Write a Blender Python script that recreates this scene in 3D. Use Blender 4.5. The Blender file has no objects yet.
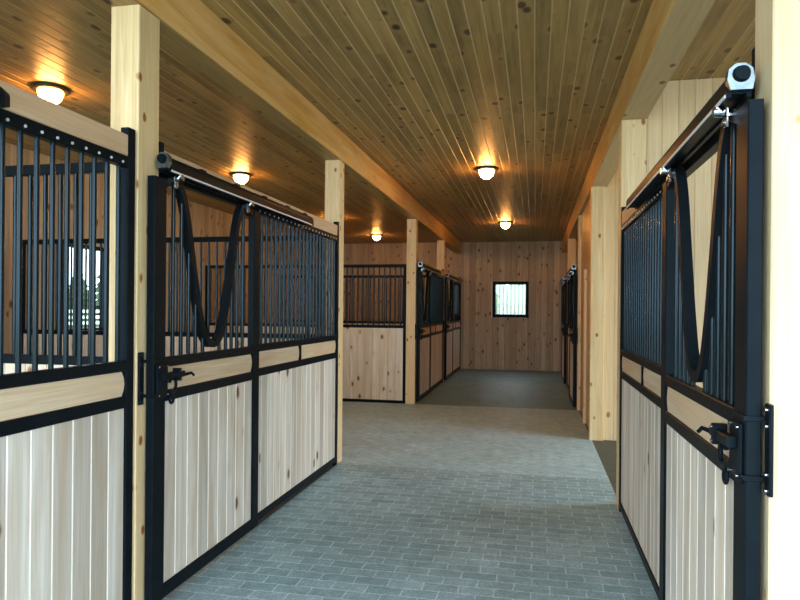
import bpy, bmesh, math, random
from mathutils import Vector
random.seed(7)
sc = bpy.context.scene
COL = sc.collection

# ------------------------------------------------------------------ measured layout (metres)
XL, XR = -1.993, 0.67          # aisle faces of the stall fronts
PW = 0.163                     # post size
PR = 0.195                     # right posts / beam width
ZC, ZB = 3.46, 3.15            # ceiling, beam underside
YF = 17.74                     # end wall
WL, WR = -5.9, 4.6             # outer walls
YN = -1.6                      # open near end of the barn
BAY = 3.279                    # clear width between posts

# ------------------------------------------------------------------ materials
def nt(name):
    m = bpy.data.materials.new(name); m.use_nodes = True
    t = m.node_tree; t.nodes.clear()
    out = t.nodes.new('ShaderNodeOutputMaterial')
    p = t.nodes.new('ShaderNodeBsdfPrincipled')
    t.links.new(p.outputs[0], out.inputs[0])
    return m, t, p

def N(t, kind, **kw):
    n = t.nodes.new(kind)
    for k, v in kw.items():
        if k in n.inputs: n.inputs[k].default_value = v
        else: setattr(n, k, v)
    return n

def math_(t, op, a, b=None, clamp=False):
    n = t.nodes.new('ShaderNodeMath'); n.operation = op; n.use_clamp = clamp
    for i, q in enumerate((a, b)):
        if q is None: continue
        if isinstance(q, (int, float)): n.inputs[i].default_value = q
        else: t.links.new(q, n.inputs[i])
    return n.outputs[0]

def mixc(t, fac, a, b, mode='MIX'):
    n = t.nodes.new('ShaderNodeMix'); n.data_type = 'RGBA'; n.blend_type = mode
    for i, q in ((0, fac), (6, a), (7, b)):
        if isinstance(q, (int, float)): n.inputs[i].default_value = q
        elif isinstance(q, tuple): n.inputs[i].default_value = (*q[:3], 1)
        else: t.links.new(q, n.inputs[i])
    return n.outputs[2]

def ramp(t, src, stops):
    n = t.nodes.new('ShaderNodeValToRGB')
    e = n.color_ramp.elements
    while len(e) < len(stops): e.new(0.5)
    for k, (pos, c) in enumerate(stops):
        e[k].position = pos
        e[k].color = (c, c, c, 1) if isinstance(c, (int, float)) else (*c, 1)
    t.links.new(src, n.inputs[0])
    return n.outputs[0]

def wood(name, base, grain, tone, axis='z', knot=0.0, knot_scale=3.0, knot_r=0.2, rough=0.5,
         edge=None, edge_amt=0.0, tonal=0.5, gs=1.0, knotcol=(0.12, 0.045, 0.012), spec=0.4, coat=0.0):
    m, t, p = nt(name)
    tc = N(t, 'ShaderNodeTexCoord'); oi = N(t, 'ShaderNodeObjectInfo')
    at = N(t, 'ShaderNodeAttribute', attribute_name='rnd')
    ed = N(t, 'ShaderNodeAttribute', attribute_name='edge')
    r = math_(t, 'ADD', math_(t, 'MULTIPLY', oi.outputs['Random'], 37.0), math_(t, 'MULTIPLY', at.outputs['Fac'], 91.0))
    cb = N(t, 'ShaderNodeCombineXYZ')
    for i in range(3): t.links.new(r, cb.inputs[i])
    add = N(t, 'ShaderNodeVectorMath', operation='ADD')
    t.links.new(tc.outputs['Object'], add.inputs[0]); t.links.new(cb.outputs[0], add.inputs[1])
    v = add.outputs[0]
    def mapped(s_along, s_across):
        mp = N(t, 'ShaderNodeMapping')
        s = [s_across]*3; s['xyz'.index(axis)] = s_along
        mp.inputs['Scale'].default_value = s
        t.links.new(v, mp.inputs[0]); return mp.outputs[0]
    n1 = N(t, 'ShaderNodeTexNoise', Scale=1.0, Detail=4.0, Roughness=0.6, Distortion=0.6)
    t.links.new(mapped(1.1*gs, 26*gs), n1.inputs['Vector'])
    n2 = N(t, 'ShaderNodeTexNoise', Scale=1.0, Detail=3.0, Roughness=0.5, Distortion=1.2)
    t.links.new(mapped(0.7*gs, 6*gs), n2.inputs['Vector'])
    n3 = N(t, 'ShaderNodeTexNoise', Scale=1.0, Detail=2.0, Roughness=0.5)
    t.links.new(mapped(3*gs, 130*gs), n3.inputs['Vector'])
    g1 = ramp(t, n1.outputs[0], [(0.38, 0.0), (0.62, 1.0)])
    c = mixc(t, g1, base, grain)
    g2 = ramp(t, n2.outputs[0], [(0.4, 0.0), (0.66, 0.8)])
    c = mixc(t, g2, c, tone)
    g3 = ramp(t, n3.outputs[0], [(0.35, 0.8), (0.7, 1.08)])
    c = mixc(t, 0.5, c, g3, 'MULTIPLY')
    # every board has a tone of its own
    wn = N(t, 'ShaderNodeTexWhiteNoise', noise_dimensions='1D'); t.links.new(at.outputs['Fac'], wn.inputs['W'])
    tv = math_(t, 'ADD', math_(t, 'MULTIPLY', wn.outputs[0], tonal), 1.0 - tonal*0.55)
    c = mixc(t, 1.0, c, N_rgb(t, tv), 'MULTIPLY')
    if knot > 0:
        mp = N(t, 'ShaderNodeMapping'); s = [knot_scale]*3; s['xyz'.index(axis)] = knot_scale*0.62
        mp.inputs['Scale'].default_value = s; t.links.new(v, mp.inputs[0])
        dn = N(t, 'ShaderNodeTexNoise', Scale=9.0, Detail=2.0)
        t.links.new(mp.outputs[0], dn.inputs['Vector'])
        vo = N(t, 'ShaderNodeTexVoronoi', Scale=1.0); vo.feature = 'F1'
        t.links.new(mp.outputs[0], vo.inputs['Vector'])
        d = math_(t, 'ADD', vo.outputs['Distance'], math_(t, 'MULTIPLY', math_(t, 'SUBTRACT', dn.outputs[0], 0.5), 0.06))
        sp = N(t, 'ShaderNodeSeparateColor'); t.links.new(vo.outputs['Color'], sp.inputs[0])
        keep = math_(t, 'LESS_THAN', sp.outputs[0], knot)
        core = ramp(t, d, [(knot_r*0.45, 1.0), (knot_r*0.8, 0.0)])
        halo = ramp(t, d, [(knot_r*0.6, 0.55), (knot_r*1.7, 0.0)])
        c = mixc(t, math_(t, 'MULTIPLY', halo, keep), c, tuple(min(1, q*1.0) for q in tone))
        c = mixc(t, math_(t, 'MULTIPLY', core, keep), c, knotcol)
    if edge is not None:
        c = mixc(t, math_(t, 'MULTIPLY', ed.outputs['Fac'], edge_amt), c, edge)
    t.links.new(c, p.inputs['Base Color'])
    p.inputs['Roughness'].default_value = rough
    p.inputs['Specular IOR Level'].default_value = spec
    p.inputs['Coat Weight'].default_value = coat
    p.inputs['Coat Roughness'].default_value = 0.25
    bp = N(t, 'ShaderNodeBump', Strength=0.12, Distance=0.004)
    t.links.new(n1.outputs[0], bp.inputs['Height']); t.links.new(bp.outputs[0], p.inputs['Normal'])
    return m

def N_rgb(t, s):
    cb = t.nodes.new('ShaderNodeCombineColor')
    for i in range(3): t.links.new(s, cb.inputs[i])
    return cb.outputs[0]

def plain(name, col, rough=0.5, metal=0.0, spec=0.5, noise=0.0, nscale=8.0, bump=0.0, coat=0.0, tint=None):
    m, t, p = nt(name)
    if tint: p.inputs['Specular Tint'].default_value = (*tint, 1)
    p.inputs['Roughness'].default_value = rough; p.inputs['Metallic'].default_value = metal
    p.inputs['Specular IOR Level'].default_value = spec; p.inputs['Coat Weight'].default_value = coat
    tc = N(t, 'ShaderNodeTexCoord')
    n = N(t, 'ShaderNodeTexNoise', Scale=nscale, Detail=4.0)
    t.links.new(tc.outputs['Object'], n.inputs['Vector'])
    dk = tuple(q*(1-noise) for q in col); lt = tuple(min(1, q*(1+noise)) for q in col)
    f = ramp(t, n.outputs[0], [(0.3, 0.0), (0.7, 1.0)])
    t.links.new(mixc(t, f, dk, lt), p.inputs['Base Color'])
    if bump:
        b = N(t, 'ShaderNodeBump', Strength=bump, Distance=0.01)
        t.links.new(n.outputs[0], b.inputs['Height']); t.links.new(b.outputs[0], p.inputs['Normal'])
    return m

M = {}
M['post'] = wood('pine_post', (0.85, 0.68, 0.40), (0.72, 0.51, 0.25), (0.80, 0.60, 0.32), 'z', knot=0.9, knot_scale=9.0, knot_r=0.23, rough=0.5, tonal=0.1, knotcol=(0.30, 0.10, 0.025))
M['post_clear'] = wood('clear_pine_post', (0.74, 0.64, 0.44), (0.67, 0.54, 0.33), (0.70, 0.55, 0.33), 'z', knot=0.6, knot_scale=8.0, knot_r=0.14, rough=0.5, tonal=0.1, knotcol=(0.62, 0.34, 0.14))
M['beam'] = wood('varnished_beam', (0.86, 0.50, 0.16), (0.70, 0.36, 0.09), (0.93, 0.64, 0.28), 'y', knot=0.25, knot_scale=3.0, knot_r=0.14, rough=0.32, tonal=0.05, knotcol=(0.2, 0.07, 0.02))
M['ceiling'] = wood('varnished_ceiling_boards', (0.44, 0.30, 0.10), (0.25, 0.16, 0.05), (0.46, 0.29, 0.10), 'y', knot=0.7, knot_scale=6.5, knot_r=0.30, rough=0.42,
                    edge=(0.85, 0.68, 0.40), edge_amt=0.5, tonal=0.5, knotcol=(0.055, 0.022, 0.008), spec=0.5)  # pale edge colour paints in the glints along the groove bevels
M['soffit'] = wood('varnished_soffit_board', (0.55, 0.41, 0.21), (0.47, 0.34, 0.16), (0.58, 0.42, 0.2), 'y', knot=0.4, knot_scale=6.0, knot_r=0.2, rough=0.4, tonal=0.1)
M['sidewall'] = wood('varnished_side_boards', (0.66, 0.38, 0.14), (0.54, 0.28, 0.08), (0.68, 0.40, 0.15), 'z', knot=0.5, knot_scale=6.0, knot_r=0.2, rough=0.4, tonal=0.25)
M['endwall'] = wood('knotty_wall_boards', (0.58, 0.49, 0.35), (0.44, 0.36, 0.24), (0.46, 0.35, 0.23), 'z', knot=0.9, knot_scale=6.5, knot_r=0.27, rough=0.5,
                    edge=(0.14, 0.08, 0.04), edge_amt=0.4, tonal=0.4, knotcol=(0.17, 0.08, 0.04))
M['pinewall'] = wood('clear_pine_wall_boards', (0.80, 0.64, 0.40), (0.74, 0.55, 0.30), (0.80, 0.60, 0.34), 'z', knot=0.3, knot_scale=4.5, knot_r=0.16, rough=0.5,
                     edge=(0.45, 0.32, 0.16), edge_amt=0.4, tonal=0.15, knotcol=(0.36, 0.17, 0.05))
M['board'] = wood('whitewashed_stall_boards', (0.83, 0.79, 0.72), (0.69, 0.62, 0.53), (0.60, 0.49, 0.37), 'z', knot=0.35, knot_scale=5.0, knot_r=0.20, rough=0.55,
                  edge=(0.92, 0.88, 0.80), edge_amt=0.75, tonal=0.42, gs=0.9, knotcol=(0.16, 0.08, 0.04))  # edge highlight at the grooves is put into the colour
M['rail'] = wood('maple_rail_board', (0.76, 0.63, 0.46), (0.66, 0.49, 0.31), (0.68, 0.48, 0.29), 'y', knot=0.1, knot_scale=3.2, knot_r=0.14, rough=0.5, tonal=0.2)
M['header'] = wood('pine_header_board', (0.74, 0.56, 0.37), (0.66, 0.46, 0.28), (0.66, 0.45, 0.27), 'y', knot=0.2, knot_scale=3.0, knot_r=0.14, rough=0.5, tonal=0.1)
M['black'] = plain('black_powder_coat', (0.006, 0.009, 0.012), rough=0.38, spec=0.5, noise=0.15, tint=(0.55, 0.80, 1.0))
M['black'].node_tree.nodes['Principled BSDF'].inputs['IOR'].default_value = 1.17
M['bar'] = plain('black_steel_bar', (0.006, 0.011, 0.016), rough=0.16, spec=0.6, noise=0.1, tint=(0.6, 0.85, 1.0))
M['cast'] = plain('cast_steel', (0.20, 0.26, 0.31), rough=0.3, metal=1.0, noise=0.35, nscale=30)
M['bar'].node_tree.nodes['Principled BSDF'].inputs['IOR'].default_value = 1.32
M['zinc'] = plain('zinc_rivet', (0.75, 0.80, 0.85), rough=0.5, metal=0.3)
M['chrome'] = plain('galvanised_steel', (0.46, 0.52, 0.58), rough=0.2, metal=1.0, noise=0.1)
M['plaindark'] = plain('dark_bronze', (0.03, 0.022, 0.015), rough=0.4)
M['white'] = plain('white_paint', (0.85, 0.86, 0.85), rough=0.5, noise=0.03)
M['slat'] = plain('grey_green_slats', (0.24, 0.27, 0.24), rough=0.7, noise=0.1)  # even grey-green, kept low so the stand-in bars do not clip
M['leaf'] = plain('dark_green_foliage', (0.014, 0.040, 0.014), rough=0.7, noise=0.5, nscale=3, bump=0.5)
M['hedge'] = plain('light_green_foliage', (0.035, 0.10, 0.015), rough=0.7, noise=0.4, nscale=5, bump=0.5)
M['bark'] = plain('bark', (0.12, 0.08, 0.05), rough=0.9, noise=0.3)
M['gravel'] = plain('pale_bounce_gravel', (0.46, 0.45, 0.42), rough=0.9, noise=0.2, nscale=20)
M['grass'] = plain('grass', (0.13, 0.22, 0.07), rough=0.9, noise=0.3, nscale=1.5)
M['matting'] = plain('dark_rubber_mat', (0.055, 0.07, 0.068), rough=0.55, noise=0.25, nscale=14, bump=0.2)
M['roof'] = plain('roof_underlay', (0.2, 0.15, 0.1), rough=0.9)

def paver(name, c1, c2, mortar, w, h, rot=0.0, msize=0.006, rough=0.55, stain=0.3, bump=0.5):
    m, t, p = nt(name)
    tc = N(t, 'ShaderNodeTexCoord'); mp = N(t, 'ShaderNodeMapping')
    mp.inputs['Rotation'].default_value = (0, 0, rot)
    t.links.new(tc.outputs['Object'], mp.inputs[0])
    b = N(t, 'ShaderNodeTexBrick'); b.offset = 0.5
    b.inputs['Scale'].default_value = 1.0
    b.inputs['Brick Width'].default_value = w; b.inputs['Row Height'].default_value = h
    b.inputs['Mortar Size'].default_value = msize; b.inputs['Mortar Smooth'].default_value = 0.3
    b.inputs['Color1'].default_value = (*c1, 1); b.inputs['Color2'].default_value = (*c2, 1)
    b.inputs['Mortar'].default_value = (*mortar, 1)
    wob = N(t, 'ShaderNodeTexNoise', Scale=5.0, Detail=2.0); t.links.new(mp.outputs[0], wob.inputs['Vector'])
    va = N(t, 'ShaderNodeVectorMath', operation='MULTIPLY_ADD')
    t.links.new(wob.outputs['Color'], va.inputs[0]); va.inputs[1].default_value = (0.022, 0.022, 0); t.links.new(mp.outputs[0], va.inputs[2])
    t.links.new(va.outputs[0], b.inputs['Vector'])
    n = N(t, 'ShaderNodeTexNoise', Scale=1.1, Detail=5.0, Roughness=0.65); t.links.new(tc.outputs['Object'], n.inputs['Vector'])
    n2 = N(t, 'ShaderNodeTexNoise', Scale=60.0, Detail=3.0); t.links.new(tc.outputs['Object'], n2.inputs['Vector'])
    c = mixc(t, stain, b.outputs['Color'], ramp(t, n.outputs[0], [(0.3, 0.45), (0.7, 1.3)]), 'MULTIPLY')
    n4 = N(t, 'ShaderNodeTexNoise', Scale=9.0, Detail=4.0, Roughness=0.7); t.links.new(tc.outputs['Object'], n4.inputs['Vector'])
    c = mixc(t, 0.6, c, ramp(t, n4.outputs[0], [(0.3, 0.6), (0.7, 1.3)]), 'MULTIPLY')
    c = mixc(t, 0.55, c, ramp(t, n2.outputs[0], [(0.3, 0.55), (0.7, 1.3)]), 'MULTIPLY')
    t.links.new(c, p.inputs['Base Color'])
    p.inputs['Roughness'].default_value = rough
    hgt = math_(t, 'ADD', math_(t, 'MULTIPLY', b.outputs['Fac'], -1.0), math_(t, 'MULTIPLY', n2.outputs[0], 0.6))
    bp = N(t, 'ShaderNodeBump', Strength=bump, Distance=0.004)
    t.links.new(hgt, bp.inputs['Height']); t.links.new(bp.outputs[0], p.inputs['Normal'])
    return m

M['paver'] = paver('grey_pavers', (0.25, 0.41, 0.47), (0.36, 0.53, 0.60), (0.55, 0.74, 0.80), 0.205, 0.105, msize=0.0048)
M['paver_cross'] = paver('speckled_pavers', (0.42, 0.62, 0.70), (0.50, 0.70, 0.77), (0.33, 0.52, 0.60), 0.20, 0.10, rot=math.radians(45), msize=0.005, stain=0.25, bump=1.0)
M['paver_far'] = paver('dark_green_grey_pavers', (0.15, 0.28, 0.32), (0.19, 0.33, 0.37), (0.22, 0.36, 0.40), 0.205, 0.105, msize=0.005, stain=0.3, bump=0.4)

def glow(name, col, strength):
    m, t, p = nt(name)
    p.inputs['Base Color'].default_value = (0.9, 0.9, 0.9, 1)
    p.inputs['Emission Color'].default_value = (*col, 1)
    p.inputs['Emission Strength'].default_value = strength
    return m
M['lamp'] = glow('lit_opal_glass', (1.0, 0.42, 0.10), 52.0)

def glass():
    m = bpy.data.materials.new('window_glass'); m.use_nodes = True
    t = m.node_tree; t.nodes.clear()
    out = t.nodes.new('ShaderNodeOutputMaterial')
    tr = N(t, 'ShaderNodeBsdfTransparent', Color=(0.96, 0.98, 0.97, 1)); gl = N(t, 'ShaderNodeBsdfGlossy', Roughness=0.02)
    mx = t.nodes.new('ShaderNodeMixShader'); mx.inputs[0].default_value = 0.05
    t.links.new(tr.outputs[0], mx.inputs[1]); t.links.new(gl.outputs[0], mx.inputs[2])
    t.links.new(mx.outputs[0], out.inputs[0])
    return m
M['glass'] = glass()

# ------------------------------------------------------------------ mesh helpers
class MB:
    def __init__(s): s.v = []; s.f = []; s.r = []; s.e = []; s.mi = []; s.sm = []
    def add(s, verts, faces, rnd=0.0, edges=None, mi=0, smooth=False):
        o = len(s.v); s.v += [tuple(q) for q in verts]
        for k, f in enumerate(faces):
            s.f.append([o+i for i in f]); s.r.append(rnd); s.e.append(1.0 if edges and k in edges else 0.0)
            s.mi.append(mi); s.sm.append(smooth)
    def bar(s, axis, a0, a1, b0, b1, c0, c1, ch=0.0, rnd=0.0, mi=0, light=False):
        """prism along axis (0,1,2) with chamfered section; b, c = the other two axes in order"""
        a0, a1 = sorted((a0, a1)); b0, b1 = sorted((b0, b1)); c0, c1 = sorted((c0, c1))
        if ch > 0:
            q = min(ch, (b1-b0)*0.45, (c1-c0)*0.45)
            prof = [(b0+q, c0), (b1-q, c0), (b1, c0+q), (b1, c1-q), (b1-q, c1), (b0+q, c1), (b0, c1-q), (b0, c0+q)]
        else:
            prof = [(b0, c0), (b1, c0), (b1, c1), (b0, c1)]
        oth = [k for k in range(3) if k != axis]; n = len(prof); vs = []
        for a in (a0, a1):
            for b, c in prof:
                p = [0, 0, 0]; p[axis] = a; p[oth[0]] = b; p[oth[1]] = c; vs.append(p)
        fs = [[i, (i+1) % n, n+(i+1) % n, n+i] for i in range(n)] + [list(range(n))[::-1], list(range(n, 2*n))]
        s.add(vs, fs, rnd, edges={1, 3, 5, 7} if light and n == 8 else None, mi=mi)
        return s
    def box(s, x0, x1, y0, y1, z0, z1, ch=0.0, rnd=0.0, mi=0):
        d = [abs(x1-x0), abs(y1-y0), abs(z1-z0)]; ax = d.index(max(d))
        if ax == 0: s.bar(0, x0, x1, y0, y1, z0, z1, ch, rnd, mi)
        elif ax == 1: s.bar(1, y0, y1, x0, x1, z0, z1, ch, rnd, mi)
        else: s.bar(2, z0, z1, x0, x1, y0, y1, ch, rnd, mi)
        return s
    def tube(s, pts, r, n=10, mi=0, caps=True):
        pts = [Vector(p) for p in pts]; rings = []
        t0 = (pts[1]-pts[0]).normalized(); up = Vector((0, 0, 1)) if abs(t0.z) < 0.9 else Vector((1, 0, 0))
        nrm = t0.cross(up).normalized()
        for i, p in enumerate(pts):
            t = (pts[min(i+1, len(pts)-1)]-pts[max(i-1, 0)]).normalized()
            nrm = (nrm - t*nrm.dot(t)).normalized(); bn = t.cross(nrm)
            rr = r[i] if isinstance(r, (list, tuple)) else r
            rings.append([p + (nrm*math.cos(2*math.pi*k/n)+bn*math.sin(2*math.pi*k/n))*rr for k in range(n)])
        vs = [v for q in rings for v in q]; fs = []
        for i in range(len(pts)-1):
            for k in range(n): fs.append([i*n+k, i*n+(k+1) % n, (i+1)*n+(k+1) % n, (i+1)*n+k])
        s.add(vs, fs, mi=mi, smooth=True)
        if caps: s.add(rings[0]+rings[-1], [list(range(n))[::-1], list(range(n, 2*n))], mi=mi)
        return s
    def strip(s, path, hw, x0, x1):
        """flat bar swept along (y,z) path, half width hw in plane, x0..x1 deep"""
        P = [Vector(p) for p in path]; vs = []; n = len(P)
        for i, p in enumerate(P):
            t = (P[min(i+1, n-1)]-P[max(i-1, 0)]).normalized(); q = Vector((-t.y, t.x))*hw
            for a, x in ((p+q, x0), (p+q, x1), (p-q, x1), (p-q, x0)): vs.append((x, a.x, a.y))
        fs = [[i*4+k, i*4+(k+1) % 4, (i+1)*4+(k+1) % 4, (i+1)*4+k] for i in range(n-1) for k in range(4)]
        fs += [[0, 3, 2, 1], [(n-1)*4+k for k in range(4)]]
        s.add(vs, fs); return s
    def lathe(s, prof, cx, cy, n=28, mi=0, smooth=True):
        vs = []
        for r, z in prof:
            for k in range(n):
                a = 2*math.pi*k/n; vs.append((cx+r*math.cos(a), cy+r*math.sin(a), z))
        m = len(prof); fs = [[i*n+k, i*n+(k+1) % n, (i+1)*n+(k+1) % n, (i+1)*n+k] for i in range(m-1) for k in range(n)]
        fs += [list(range(n))[::-1], list(range((m-1)*n, m*n))]
        s.add(vs, fs, mi=mi, smooth=smooth); return s
    def prism(s, poly, x0, x1, rnd=0.0, mi=0):
        """polygon in (y,z) extruded along x"""
        n = len(poly); vs = [(x0, a, b) for a, b in poly]+[(x1, a, b) for a, b in poly]
        s.add(vs, [[i, (i+1) % n, n+(i+1) % n, n+i] for i in range(n)]+[list(range(n))[::-1], list(range(n, 2*n))], rnd, mi=mi)
        return s
    def mesh(s, name, mats):
        me = bpy.data.meshes.new(name); me.from_pydata(s.v, [], s.f)
        if not isinstance(mats, (list, tuple)): mats = [mats]
        for m in mats: me.materials.append(m)
        me.polygons.foreach_set('material_index', s.mi); me.polygons.foreach_set('use_smooth', s.sm)
        a = me.attributes.new('rnd', 'FLOAT', 'FACE'); a.data.foreach_set('value', s.r)
        a = me.attributes.new('edge', 'FLOAT', 'FACE'); a.data.foreach_set('value', s.e)
        bm = bmesh.new(); bm.from_mesh(me); bmesh.ops.recalc_face_normals(bm, faces=bm.faces); bm.to_mesh(me); bm.free()
        me.update(); return me
    def build(s, name, mats, parent=None, loc=None):
        o = bpy.data.objects.new(name, s.mesh(name, mats)); COL.objects.link(o)
        if parent: o.parent = parent
        if loc: o.location = loc
        return o

def tag(o, label=None, cat=None, group=None, kind=None):
    if label: o['label'] = label
    if cat: o['category'] = cat
    if group: o['group'] = group
    if kind: o['kind'] = kind
    return o
def empty(name, loc, label=None, cat=None, group=None, kind=None):
    o = bpy.data.objects.new(name, None); COL.objects.link(o); o.location = loc; o.empty_display_size = 0.1
    return tag(o, label, cat, group, kind)
def inst(src, parent, loc, name=None):
    c = src.copy(); COL.objects.link(c); c.parent = parent; c.location = loc
    return c
def tree_copy(o, parent=None):
    c = o.copy(); COL.objects.link(c); c.parent = parent
    for ch in list(o.children): tree_copy(ch, c)
    return c
def st(o): o['kind'] = 'structure'; return o

# ------------------------------------------------------------------ setting
def boards(axis_pos, along, a0, a1, z0, z1, pitch, thick, holes=(), ch=0.004, sgn=1):
    """vertical boards; along = 0 (wall runs in x at y=axis_pos) or 1 (runs in y at x=axis_pos)"""
    mb = MB(); n = max(1, round((a1-a0)/pitch)); w = (a1-a0)/n
    for i in range(n):
        b0, b1 = a0+i*w, a0+(i+1)*w
        cuts = [(b0, b1, z0, z1)]
        for h0, h1, hz0, hz1 in holes:
            new = []
            for (p0, p1, q0, q1) in cuts:
                if p1 <= h0 or p0 >= h1: new.append((p0, p1, q0, q1)); continue
                if p0 < h0: new.append((p0, h0, q0, q1))
                if p1 > h1: new.append((h1, p1, q0, q1))
                m0, m1 = max(p0, h0), min(p1, h1)
                if q0 < hz0: new.append((m0, m1, q0, hz0))
                if q1 > hz1: new.append((m0, m1, hz1, q1))
            cuts = new
        r = random.random()
        for p0, p1, q0, q1 in cuts:
            if along == 0: mb.bar(2, q0, q1, p0, p1, axis_pos, axis_pos+sgn*thick, ch, r, light=True)
            else: mb.bar(2, q0, q1, axis_pos, axis_pos+sgn*thick, p0, p1, ch, r, light=True)
    return mb

W1 = (7.24, 8.10, 1.28, 2.42)       # window in the left wall (y0,y1,z0,z1)
W2 = (-1.13, -0.19, 1.43, 2.375)    # window in the end wall (x0,x1,z0,z1)
st(boards(WL, 1, YN, YF+0.1, 0, ZC+0.021, 0.14, 0.06, [W1], sgn=-1).build('wall_left', M['endwall']))
st(boards(YF, 0, WL, WR, 0, ZC+0.021, 0.16, 0.06, [W2]).build('wall_far', M['endwall']))
# right outer wall leaves the side passage open to the yard
mb = boards(WR, 1, YN, 5.75, 0, ZC+0.021, 0.14, 0.06); st(mb.build('wall_right', M['endwall']))
st(boards(WR, 1, 8.35, YF+0.1, 0, ZC+0.021, 0.14, 0.06).build('wall_right_rear', M['endwall']))
# full-height board walls on the right of the aisle
st(boards(5.56, 0, XR+PR, WR, 0, ZC, 0.125, 0.05).build('wall_passage_near', M['pinewall']))
st(boards(8.44, 0, XR+PR-0.03, WR, 0.0, ZC, 0.125, 0.05).build('wall_passage_far', M['pinewall']))
st(boards(0.72, 1, 8.55, 10.86, 0, ZC, 0.14, 0.04).build('wall_right_side', M['sidewall']))
# ceiling
mb = MB(); n = 100; w = (WR-WL)/n
for i in range(n):
    y = YN - random.random()*3
    while y < YF+0.1:
        y1 = y + random.choice((2.4, 3.0, 3.6, 4.2)); a, b = max(y, YN), min(y1, YF+0.1)
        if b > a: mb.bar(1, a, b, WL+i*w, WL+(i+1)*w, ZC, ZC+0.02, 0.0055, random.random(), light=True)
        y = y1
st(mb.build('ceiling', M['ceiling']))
st(MB().box(WL-0.06, WR+0.06, YN, YF+0.1, ZC+0.022, ZC+0.1).build('roof_deck', M['roof']))

def beam(x0, x1, label, group, soffit):
    e = empty('ceiling_beam', (0, YN, ZB), label, 'beam', group)
    a, b = MB(), MB(); y = 0
    for y1 in (6.53-YN, 12.6-YN, YF-YN):
        a.bar(1, y, y1, x0, x1, 0.012, ZC-ZB-0.002, 0.002, random.random())
        b.bar(1, y, y1, x0, x1, 0.0, 0.0118, 0.003, random.random()); y = y1+0.002
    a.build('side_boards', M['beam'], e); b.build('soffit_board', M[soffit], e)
beam(XL-PW, XL, 'long golden ceiling beam over the left row of stalls', 'ceiling beams', 'ceiling')  # ceiling boards as soffit, their dark tone standing for shade over the stalls
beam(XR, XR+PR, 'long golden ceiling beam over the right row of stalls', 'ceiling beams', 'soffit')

def post(x, y, wx, label, mat='post', dep=PW):
    mb = MB().bar(2, 0, ZB-0.001, 0, wx, 0, dep, 0.005)
    o = mb.build('timber_post', M[mat]); o.location = (x, y, 0)
    return tag(o, label, 'post', 'timber posts along the aisle')
PL = XL-PW
post(PL, 2.975, PW, 'knotty pine post between the two nearest stalls on the left', 'post', 0.19)
post(PL, 6.459, PW, 'pine post on the left where the near stall row meets the cross aisle')
post(PL, 10.86, PW, 'knotty pine post at the left far corner of the cross aisle')
post(PL, 14.30, PW, 'pine post between the two far stalls on the left')
post(XR, 2.07, PR, 'large bright pine post at the right edge, beside the near sliding door latch', 'post_clear')
post(XR, 5.51, PR, 'pine post at the far end of the nearest right stall')
post(XR, 8.39, PR-0.03, 'very knotty pine post on the right beyond the dark side passage')
post(XR, 10.86, PW, 'slim pine post where the far right stalls begin')
post(XR, 14.30, PW, 'pine post between the two far stalls on the right')
# casing board beside the far right doorway
d = MB().bar(2, 0.0, 2.2, 0.68, 0.719, 9.62, 9.78, 0.004).build('trim_1', M['post']); st(d)

# floors
def floor(name, x0, x1, y0, y1, z, mat):
    return st(MB().box(x0, x1, y0, y1, z-0.05, z).build(name, M[mat]))
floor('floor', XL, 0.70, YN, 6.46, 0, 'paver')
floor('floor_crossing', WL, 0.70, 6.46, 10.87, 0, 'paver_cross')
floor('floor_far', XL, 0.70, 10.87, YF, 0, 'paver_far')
floor('floor_passage', 0.70, WR, 5.6, 8.44, -0.004, 'matting')
floor('floor_stalls_left', WL, XL, YN, 6.46, -0.002, 'matting')
floor('floor_stalls_left_far', WL, XL, 10.87, YF, -0.002, 'matting')
floor('floor_stalls_right', 0.70, WR, YN, 5.6, -0.002, 'matting')
floor('floor_stalls_right_far', 0.70, WR, 8.44, YF, -0.002, 'matting')
st(MB().box(-60, 60, -40, 80, -0.3, -0.08).build('ground', M['grass']))
st(MB().box(WL-2, WR+12, -14, YN-0.002, -0.1, -0.02).build('ground_bounce_apron', M['gravel']))  # unseen pale apron, added to bounce daylight up onto the ceiling
st(MB().box(WR+0.07, WR+12, YN, 16, -0.1, -0.02).build('ground_bounce_side', M['gravel']))  # side part of the added bounce apron

# windows
def window(name, axis, pos, a0, a1, z0, z1, fw=0.05):
    mb = MB()
    def b(p0, p1, q0, q1, d0, d1, ax):
        if axis == 0: mb.box(p0, p1, pos+d0, pos+d1, q0, q1, 0.003)
        else: mb.box(pos-d0, pos-d1, p0, p1, q0, q1, 0.003)
    b(a0-0.01, a0+fw, z0-0.01, z1+0.01, -0.02, 0.075, 2); b(a1-fw, a1+0.01, z0-0.01, z1+0.01, -0.02, 0.075, 2)
    b(a0+fw, a1-fw, z0-0.01, z0+fw, -0.02, 0.075, 0); b(a0+fw, a1-fw, z1-fw, z1+0.01, -0.02, 0.075, 0)
    o = st(mb.build(name, M['black']))
    g = MB()
    if axis == 0: g.box(a0+fw, a1-fw, pos+0.04, pos+0.045, z0+fw, z1-fw)
    else: g.box(pos-0.045, pos-0.04, a0+fw, a1-fw, z0+fw, z1-fw)
    g.build('glass_pane', M['glass'], o)
    return o
window('window_1', 1, WL, *W1, fw=0.04)
w2 = window('window_2', 0, YF, *W2, fw=0.07)
c = MB().bar(2, W2[2]-0.02, W2[3], W2[0]-0.035, W2[0]-0.012, YF-0.02, YF-0.001, 0.002).build('casing_strip', M['white'], w2)

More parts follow.
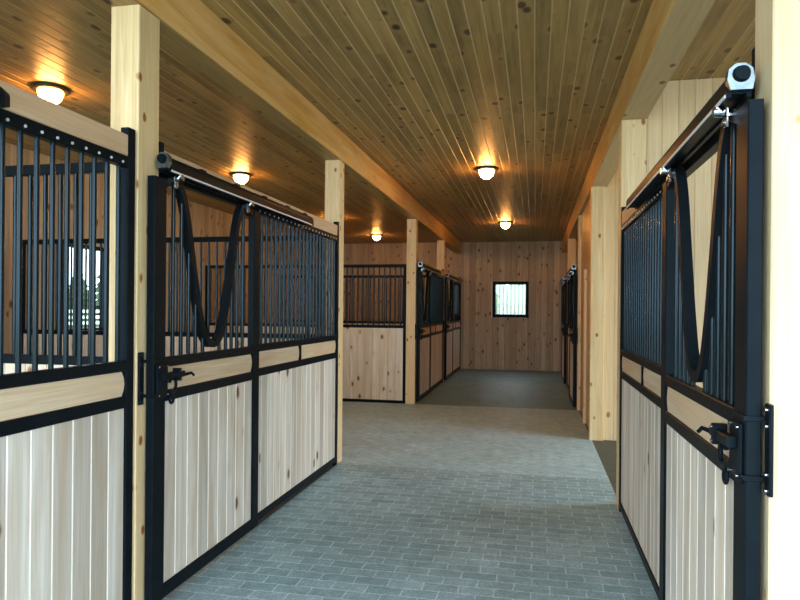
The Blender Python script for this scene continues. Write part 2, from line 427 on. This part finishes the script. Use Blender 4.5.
# ------------------------------------------------------------------ stall fronts
RZ = dict(bot=(0.03, 0.085), low=(1.10, 1.157), up=(1.283, 1.335), top=(2.30, 2.354))
def rail_poly(y0, y1, z0, z1, q=0.028):
    m = (z0+z1)/2
    return [(y0+q*0.8, z0), (y1-q*0.8, z0), (y1-q*0.25, z0+q), (y1, m), (y1-q*0.25, z1-q), (y1-q*0.8, z1),
            (y0+q*0.8, z1), (y0+q*0.25, z1-q), (y0, m), (y0+q*0.25, z0+q)]
def bar_mesh(length, rivet, r=0.0115):
    mb = MB().tube([(0, 0, 0), (0, 0, length)], r, 10)
    if rivet: mb.lathe([(0.0115, length+0.012), (0.0115, length+0.024), (0.006, length+0.028)], 0, 0, 8)
    return mb
def board_panel(u0, u1, z0, z1, x0, x1, pitch=0.125):
    mb = MB(); n = max(1, round((u1-u0)/pitch)); w = (u1-u0)/n
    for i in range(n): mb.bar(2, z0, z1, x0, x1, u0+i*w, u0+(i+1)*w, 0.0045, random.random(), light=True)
    return mb

_barmesh = {}
def make_front(side, x, y, label, track=2.20):
    """a stall front: header, fixed grille, board panel and door track. side +1: aisle lies at +x"""
    e = empty('stall_front', (x, y, 0), label, 'stall front', 'stall fronts along the aisle')
    s = side
    X = lambda v: s*v
    f = MB()
    U0, U1 = 1.20, BAY-0.004
    def rb(u0, u1, z0, z1, v0=-0.045, v1=0.0): f.box(X(v0), X(v1), u0, u1, z0, z1, 0.003)
    rb(U0, U0+0.05, 0.03, 2.354)
    rb(U1-0.06, U1, 0.0, 2.50)
    for k in ('bot', 'low', 'up', 'top'): rb(U0+0.05, U1-0.06, *RZ[k])
    rb(2.165, 2.195, RZ['low'][1], RZ['up'][0])
    rb(0.0, U0, 2.305, 2.354)                                   # lintel over the doorway
    rb(0.0, 0.035, 0.0, 2.50)                                   # channel on the near post
    f.build('frame', M['black'], e)
    h = MB().box(X(-0.04), X(-0.002), 0.036, U1-0.061, 2.355, 2.462, 0.004, 0.3); h.build('header_board', M['header'], e)
    for a, b in ((U0+0.055, 2.163), (2.197, U1-0.062)):
        MB().prism(rail_poly(a, b, RZ['low'][1]+0.002, RZ['up'][0]-0.002), X(-0.034), X(-0.010), random.random()).build('rail_board', M['rail'], e)
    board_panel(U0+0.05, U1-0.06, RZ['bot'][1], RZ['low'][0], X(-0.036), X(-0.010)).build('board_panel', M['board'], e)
    # grille bars with a bright rivet in the top rail
    n = 22; u0, u1 = U0+0.05, U1-0.06
    mb = MB().tube([(0, 0, RZ['up'][1]), (0, 0, RZ['top'][0])], 0.0115, 10)
    mb.tube([(X(0.022), 0, 2.318), (X(0.027), 0, 2.318)], 0.0065, 8, mi=1)
    src = None
    for i in range(n):
        u = u0+(i+0.5)*(u1-u0)/n
        if src is None: src = mb.build('bar', [M['bar'], M['zinc']], e, (X(-0.022), u, 0))
        else: inst(src, e, (X(-0.022), u, 0))
    if track:
        t = MB()
        n = 12; prof = []
        for k in range(n+1):
            a = math.pi*k/n; prof.append((0.062+0.036*math.cos(a), 2.370+0.036*math.sin(a)))
        prof += [(0.026, 2.322), (0.040, 2.322), (0.040, 2.332), (0.084, 2.332), (0.084, 2.322), (0.098, 2.322)]
        prof = [(X(a), b) for a, b in prof]
        m = len(prof); vs = [(a, -0.06, b) for a, b in prof]+[(a, track, b) for a, b in prof]
        vs += [(X(0.062)+(a-X(0.062))*0.72, track+0.035, 2.37+(b-2.37)*0.72) for a, b in prof]
        fs = [[j*m+i, j*m+(i+1) % m, (j+1)*m+(i+1) % m, (j+1)*m+i] for j in (0, 1) for i in range(m)]+[list(range(m))[::-1], list(range(2*m, 3*m))]
        t.add(vs, fs)
        tr = t.build('track', M['black'], e)
        for u in (0.35, 0.80, 1.25, 1.70, 2.10):
            MB().box(X(0.0), X(0.066), u-0.03, u+0.03, 2.400, 2.418, 0.002).build('track_bracket', M['black'], tr)
        MB().box(X(0.0985), X(0.102), -0.055, 2.16, 2.322, 2.332).build('track_lip', M['zinc'], tr)
        # bright cast end cap with a dark round stop
        c = MB(); c.prism([(0.030, 2.338), (0.024, 2.37), (0.030, 2.404), (0.050, 2.420), (0.078, 2.420), (0.098, 2.402), (0.102, 2.37), (0.092, 2.338)], 0, 1)
        c.v = [(X(yv), -0.085+xv*0.03, zv) for xv, yv, zv in c.v]
        ec = c.build('end_cap', M['cast'], tr)
        MB().tube([(X(0.062), -0.084, 2.386), (X(0.062), -0.10, 2.386)], [0.027, 0.022], 16).build('rubber_stop', M['black'], ec)
    return e

YOKE = [(0.0, 2.285), (0.045, 2.295), (0.09, 2.28), (0.132, 2.225), (0.17, 2.13), (0.205, 2.0), (0.24, 1.86), (0.282, 1.70), (0.322, 1.57), (0.364, 1.465),
        (0.405, 1.41), (0.445, 1.386), (0.48, 1.381)]
def spline(P, n=4):
    out = []
    for i in range(len(P)-1):
        p0, p1, p2, p3 = P[max(i-1, 0)], P[i], P[i+1], P[min(i+2, len(P)-1)]
        for k in range(n):
            t = k/n
            out.append(tuple(0.5*((2*p1[j])+(-p0[j]+p2[j])*t+(2*p0[j]-5*p1[j]+4*p2[j]-p3[j])*t*t+(-p0[j]+3*p1[j]-3*p2[j]+p3[j])*t**3) for j in (0, 1)))
    return out+[P[-1]]
def make_door(side, x, y, label):
    e = empty('sliding_stall_door', (x, y, 0), label, 'stall door', 'sliding stall doors')
    s = side; X = lambda v: s*v
    U0, U1 = -0.15, 1.17; V0, V1 = 0.018, 0.062
    f = MB()
    f.box(X(V0), X(V1), U0, U0+0.115, 0.05, 2.285, 0.004)
    f.box(X(V0), X(V1), U1-0.10, U1, 0.05, 2.285, 0.004)
    for z0, z1 in ((0.05, 0.125), RZ['low'], RZ['up']): f.box(X(V0), X(V1), U0+0.115, U1-0.10, z0, z1, 0.004)
    f.build('frame', M['black'], e)
    c = 0.50
    P = [(c-(0.48-a)*1.02, b) for a, b in YOKE]
    P = [(-0.045, 2.262)]+P
    path = spline(P); full = path+[(2*c-a, b) for a, b in path[:-1][::-1]]
    MB().strip(full, 0.021, X(V0), X(V1)).build('yoke', M['black'], e)
    def yz(u):
        u = c-abs(u-c)
        best = 2.29
        for (a, b), (a2, b2) in zip(path, path[1:]):
            if a <= u <= a2 and a >= 0.045: best = b+(b2-b)*(u-a)/(a2-a)
        return best
    for du in (0.105, 0.19, 0.27, 0.35, 0.435):
        for sg in (-1, 1):
            u = c+sg*(0.54-du)
            top = yz(u)-0.015 if u > 0.05 else 2.25
            if top-RZ['up'][1] < 0.03: continue
            MB().tube([(0, 0, RZ['up'][1]), (0, 0, top)], 0.0115, 10).build('bar', M['bar'], e, (X(0.04), u, 0))
    MB().prism(rail_poly(U0+0.118, U1-0.103, RZ['low'][1]+0.002, RZ['up'][0]-0.002), X(0.028), X(0.052), random.random()).build('rail_board', M['rail'], e)
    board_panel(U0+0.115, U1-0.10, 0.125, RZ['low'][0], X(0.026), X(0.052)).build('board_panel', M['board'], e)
    # hangers
    for u in (0.03, 0.93):
        h = MB().box(X(0.035), X(0.078), u-0.022, u+0.022, 2.284, 2.292, 0.002)
        h.box(X(0.070), X(0.078), u-0.016, u+0.016, 2.250, 2.312, 0.002)
        h.tube([(X(0.078), u, 2.266), (X(0.086), u, 2.266)], 0.011, 6)
        h.tube([(X(0.086), u, 2.300), (X(0.100), u+0.004, 2.318)], 0.013, 10)
        ho = h.build('hanger', M['chrome'], e)
        MB().tube([(X(0.080), u+0.008, 2.306), (X(0.112), u+0.008, 2.306)], [0.019, 0.016], 14).build('hanger_wheel', M['chrome'], ho)
    # latch
    l = MB()
    l.box(X(V1), X(V1+0.012), -0.13, -0.03, 1.12, 1.30, 0.003)
    l.box(X(V1+0.010), X(V1+0.04), -0.10, 0.095, 1.222, 1.256, 0.005)
    l.box(X(V1), X(V1+0.045), 0.03, 0.055, 1.205, 1.272, 0.004)
    la = l.build('latch', M['black'], e)
    MB().tube([(X(V1+0.025), 0.09, 1.24), (X(V1+0.03), 0.12, 1.232), (X(V1+0.05), 0.145, 1.238), (X(V1+0.06), 0.155, 1.222)], [0.010, 0.009, 0.008, 0.007], 8).build('lever', M['black'], la)
    r = [(X(V1+0.02), 0.0+0.035*math.cos(a), 1.185+0.038*math.sin(a)) for a in [math.pi*0.85-k*math.pi*1.5/12 for k in range(13)]]
    MB().tube(r, 0.0085, 8).build('hasp_hook', M['black'], la)
    r = [(X(V1+0.012), 0.005+0.018*math.cos(a), 1.108+0.022*math.sin(a)) for a in [k*math.pi/6 for k in range(13)]]
    MB().tube(r, 0.007, 8).build('padlock_ring', M['black'], la)
    for (u, z) in ((-0.12, 1.29), (-0.04, 1.29), (-0.04, 1.14), (-0.12, 1.14), (0.042, 1.262), (0.042, 1.215), (0.0, 1.15)):
        MB().tube([(X(V1+0.010), u, z), (X(V1+(0.05 if abs(u-0.042) < 0.01 else 0.018)), u, z)], 0.0055, 8).build('bolt', M['chrome'], la)
    return e
def make_catch(side, x, y, label):
    """strike plate on the post that the closed door runs into"""
    s = side; X = lambda v: s*v
    e = empty('door_catch', (x, y, 1.1), label, 'door catch', 'steel door catches on the posts')
    MB().box(X(0.0), X(0.012), -0.195, -0.153, 0.0, 0.27, 0.003).build('strike_plate', M['black'], e)
    for z in (0.035, 0.215):
        p = MB().box(X(0.0125), X(0.070), -0.158, -0.152, z, z+0.016, 0.001)
        p.box(X(0.0635), X(0.070), -0.152, -0.05, z, z+0.016, 0.001)
        p.build('strap', M['black'], e)
    for z in (0.014, 0.062, 0.205, 0.254):
        MB().tube([(X(0.012), -0.178, z), (X(0.020), -0.178, z)], 0.0075, 8).build('bolt', M['chrome'], e)
    return e

YB = 3.18
make_front(1, XL, YB-3.442-0.058, 'nearest left stall front, whitewashed boards cut off by the picture edge', 2.34)
fb = make_front(1, XL, YB, 'second stall front on the left, next to the cross aisle, with many grille bars')
db = make_door(1, XL, YB, 'near left sliding door with a deep yoke opening and black latch')
cb = make_catch(1, XL, YB, 'black catch on the knotty post beside the near left door')
SZ = 0.975
fe = make_front(-1, XR, 2.23, 'nearest right stall front seen at a steep angle with round-nosed track'); fe.scale.z = SZ
de = make_door(-1, XR, 2.23, 'near right sliding door with V-shaped yoke and bright hangers'); de.scale.z = SZ
ce = make_catch(-1, XR, 2.23, 'black bolted catch on the bright right-hand post'); ce.scale.z = SZ; ce.location.z *= SZ
for k, (dy, w) in enumerate(((11.02, 'just past the cross aisle'), (14.46, 'against the end wall'))):
    for src, name, cat in ((fb, 'stall front', 1), (db, 'sliding door', 2), (cb, 'door catch', 3)):
        c = tree_copy(src); c.location.y = dy; c['label'] = 'far left %s %s' % (name, w)
    for src, name, cat in ((fe, 'stall front', 1), (de, 'sliding door', 2), (ce, 'door catch', 3)):
        c = tree_copy(src); c.location.y = dy; c['label'] = 'far right edge-on %s %s' % (name, w)

# ------------------------------------------------------------------ partitions between stalls
def partition(x0, x1, y, label):
    e = empty('stall_partition', (x0, y, 0), label, 'partition', 'barred partitions between stalls')
    L = x1-x0; f = MB()
    for a in (0, L-0.055): f.box(a, a+0.055, -0.02, 0.02, 0.0, 2.38, 0.003)
    for z0, z1 in ((0.0, 0.05), (1.285, 1.335), (2.325, 2.38)): f.box(0.055, L-0.055, -0.02, 0.02, z0, z1, 0.003)
    f.build('frame', M['black'], e)
    mb = MB(); n = round(L/0.14); w = (L-0.11)/n
    for i in range(n): mb.bar(2, 0.05, 1.285, 0.055+i*w, 0.055+(i+1)*w, -0.014, 0.014, 0.0045, random.random(), light=True)
    mb.build('board_panel', M['pinewall2'], e)
    n = int((L-0.11)/0.095); src = None
    for i in range(n):
        u = 0.055+(i+0.5)*(L-0.11)/n
        if src is None: src = MB().tube([(0, 0, 1.335), (0, 0, 2.325)], 0.0125, 8).build('bar', M['bar'], e, (u, 0, 0))
        else: inst(src, e, (u, 0, 0))
    return e
M['pinewall2'] = wood('knotty_partition_boards', (0.86, 0.80, 0.68), (0.74, 0.65, 0.50), (0.68, 0.56, 0.40), 'z', knot=0.9, knot_scale=6.5, knot_r=0.26, rough=0.5,
                      edge=(0.4, 0.28, 0.16), edge_amt=0.5, tonal=0.2, knotcol=(0.22, 0.11, 0.05))
partition(WL, PL, 3.10, 'barred partition behind the nearest left stall, beside the first post')
partition(WL, PL, 6.54, 'barred partition closing the second left stall from the cross aisle')
partition(WL, PL, 10.90, 'knotty board partition with bars facing the cross aisle')
partition(WL, PL, 14.38, 'barred partition between the two far left stalls')
partition(XR+PW, WR, 14.38, 'barred partition between the two far right stalls')

# ------------------------------------------------------------------ lamps
def lamp(x, y, label):
    e = empty('ceiling_light', (x, y, ZC), label, 'ceiling light', 'round ceiling lights')
    MB().lathe([(0.03, 0), (0.15, 0), (0.155, -0.010), (0.15, -0.022), (0.115, -0.030), (0.03, -0.030)], 0, 0).build('canopy', M['plaindark'], e)
    prof = [(0.100*math.cos(a), -0.028-0.115*math.sin(a)) for a in [k*math.pi/2/9 for k in range(9)]]+[(0.004, -0.143)]
    prof = [(0.104, -0.022)]+prof
    MB().lathe(prof, 0, 0).build('globe', M['lamp'], e)
    return e
lamp(-0.64, 8.55, 'nearer of the two lit ceiling lights over the aisle')
lamp(-0.63, 13.8, 'far lit ceiling light over the aisle, before the end wall')
lamp(-4.05, 4.80, 'lit ceiling light above the nearest left header board')
lamp(-4.0, 8.35, 'lit ceiling light over the cross aisle, left of the second post')
lamp(-4.0, 12.65, 'ceiling light of the first far left stall, hidden behind a post')
lamp(-3.88, 15.7, 'lit ceiling light in the last left stall near the end wall')
for y in (12.7, 16.1): lamp(2.7, y, 'ceiling light in the %s far right stall' % ('first' if y < 14 else 'last'))

# ------------------------------------------------------------------ outdoors
def spruce(x, y, h, r, label):
    e = empty('spruce_tree', (x, y, -0.06), label, 'tree', 'spruces beyond the paddock fence')
    MB().tube([(0, 0, 0), (0, 0, h*0.9)], [0.16, 0.04], 8).build('trunk', M['bark'], e)
    mb = MB(); n = 22; L = 11
    for i in range(L):
        z0 = h*(0.08+0.86*i/L); rr = r*(1-i/L)**0.85+0.12; dz = h*0.17
        vs = [(0, 0, z0+dz)]
        for k in range(n):
            a = 2*math.pi*k/n+random.random()*0.15; q = rr*(1 if k % 2 else 0.68)*random.uniform(0.85, 1.12)
            vs.append((q*math.cos(a), q*math.sin(a), z0-random.random()*0.15*dz))
        vs.append((0, 0, z0+dz*0.35))
        mb.add(vs, [[0, 1+k, 1+(k+1) % n] for k in range(n)]+[[n+1, 1+(k+1) % n, 1+k] for k in range(n)])
    mb.build('foliage', M['leaf'], e)
spruce(-24, 30.6, 3.9, 1.2, 'tall spruce in the middle of the left window view')
spruce(-28, 38.8, 5.8, 1.7, 'wide spruce at the right of the left window view')
spruce(-27, 34.6, 3.4, 1.2, 'small spruce at the left of the left window view')
e = empty('paddock_fence', (-13.0, 4.0, -0.06), 'white post-and-rail paddock fence outside the left window', 'fence')
for k in range(12):
    MB().box(-0.05, 0.05, k*2-0.05, k*2+0.05, 0, 1.62, 0.004).build('fence_post', M['white'], e)
for z, h in ((0.75, 0.3), (1.15, 0.09), (1.32, 0.09), (1.49, 0.09)): MB().box(0.05, 0.08, -0.05, 22.05, z, z+h, 0.004).build('fence_rail', M['white'], e)
e = empty('window_bar_screen', (-3.2, 20.6, -0.06), 'added upright slats outside the end window, standing in for its bright bars', 'fence')  # added outdoors, so the sky lights what stands for the window's bars
src = None
for k in range(44):
    if src is None: src = MB().box(0, 0.062, 0, 0.02, 0, 2.75, 0.002).build('slat', M['slat'], e)
    else: inst(src, e, (k*0.118, 0, 0))
for z in (0.35, 2.62): MB().box(0, 5.15, 0.02, 0.06, z, z+0.08, 0.002).build('cross_rail', M['white'], e)
mb = MB()
rr = random.Random(3)
bm = bmesh.new()
for k in range(46):
    q = bmesh.ops.create_icosphere(bm, subdivisions=2, radius=rr.uniform(0.55, 0.8))
    o = Vector((rr.uniform(-4, 4), rr.uniform(-0.4, 0.4), rr.uniform(0.2, 2.5)))
    for v in q['verts']: v.co = v.co*rr.uniform(0.93, 1.07)+o
me = bpy.data.meshes.new('hedge'); bm.to_mesh(me); bm.free(); me.materials.append(M['hedge'])
h = bpy.data.objects.new('hedge', me); COL.objects.link(h); h.location = (-1.0, 23.0, 0)
tag(h, 'light green hedge behind the added slats at the end window', 'hedge')

# ------------------------------------------------------------------ light
w = bpy.data.worlds.new('sky'); sc.world = w; w.use_nodes = True
bg = w.node_tree.nodes['Background']
bg.inputs[0].default_value = (0.80, 0.93, 1.04, 1); bg.inputs[1].default_value = 4.2
def portal(name, loc, rot, sx, sy):
    l = bpy.data.lights.new(name, 'AREA'); l.shape = 'RECTANGLE'; l.size = sx; l.size_y = sy
    l.cycles.is_portal = True
    o = bpy.data.objects.new(name, l); COL.objects.link(o); o.location = loc; o.rotation_euler = rot
R = math.radians
portal('daylight_opening', ((WL+WR)/2, YN, ZC/2), (R(90), 0, 0), WR-WL, ZC)          # near end, shining +y
portal('daylight_passage', (WR+0.08, 7.05, ZC/2), (0, R(90), 0), ZC, 2.7)

# ------------------------------------------------------------------ camera
f, vx, hy, roll = 650.0, 535.39, 309.79, 0.0083
cam = bpy.data.cameras.new('camera'); co = bpy.data.objects.new('camera', cam); COL.objects.link(co)
cam.sensor_width = 36; cam.lens = f/800*36; cam.shift_y = (hy-300)/800; cam.clip_start = 0.05; cam.clip_end = 300
yaw = math.atan((vx-400)/f)
from mathutils import Matrix
co.matrix_world = Matrix.Translation((0, 0, 1.6)) @ Matrix.Rotation(yaw, 4, 'Z') @ Matrix.Rotation(R(90), 4, 'X') @ Matrix.Rotation(roll, 4, 'Z')
sc.camera = co
sc.view_settings.view_transform = 'Standard'; sc.view_settings.look = 'None'
sc.view_settings.gamma = 1.0; sc.view_settings.use_curve_mapping = False
sc.view_settings.exposure = 1.0
try:
    sc.cycles.max_bounces = 8; sc.cycles.diffuse_bounces = 5
    sc.cycles.use_denoising = True; sc.cycles.sample_clamp_indirect = 6
except Exception: pass
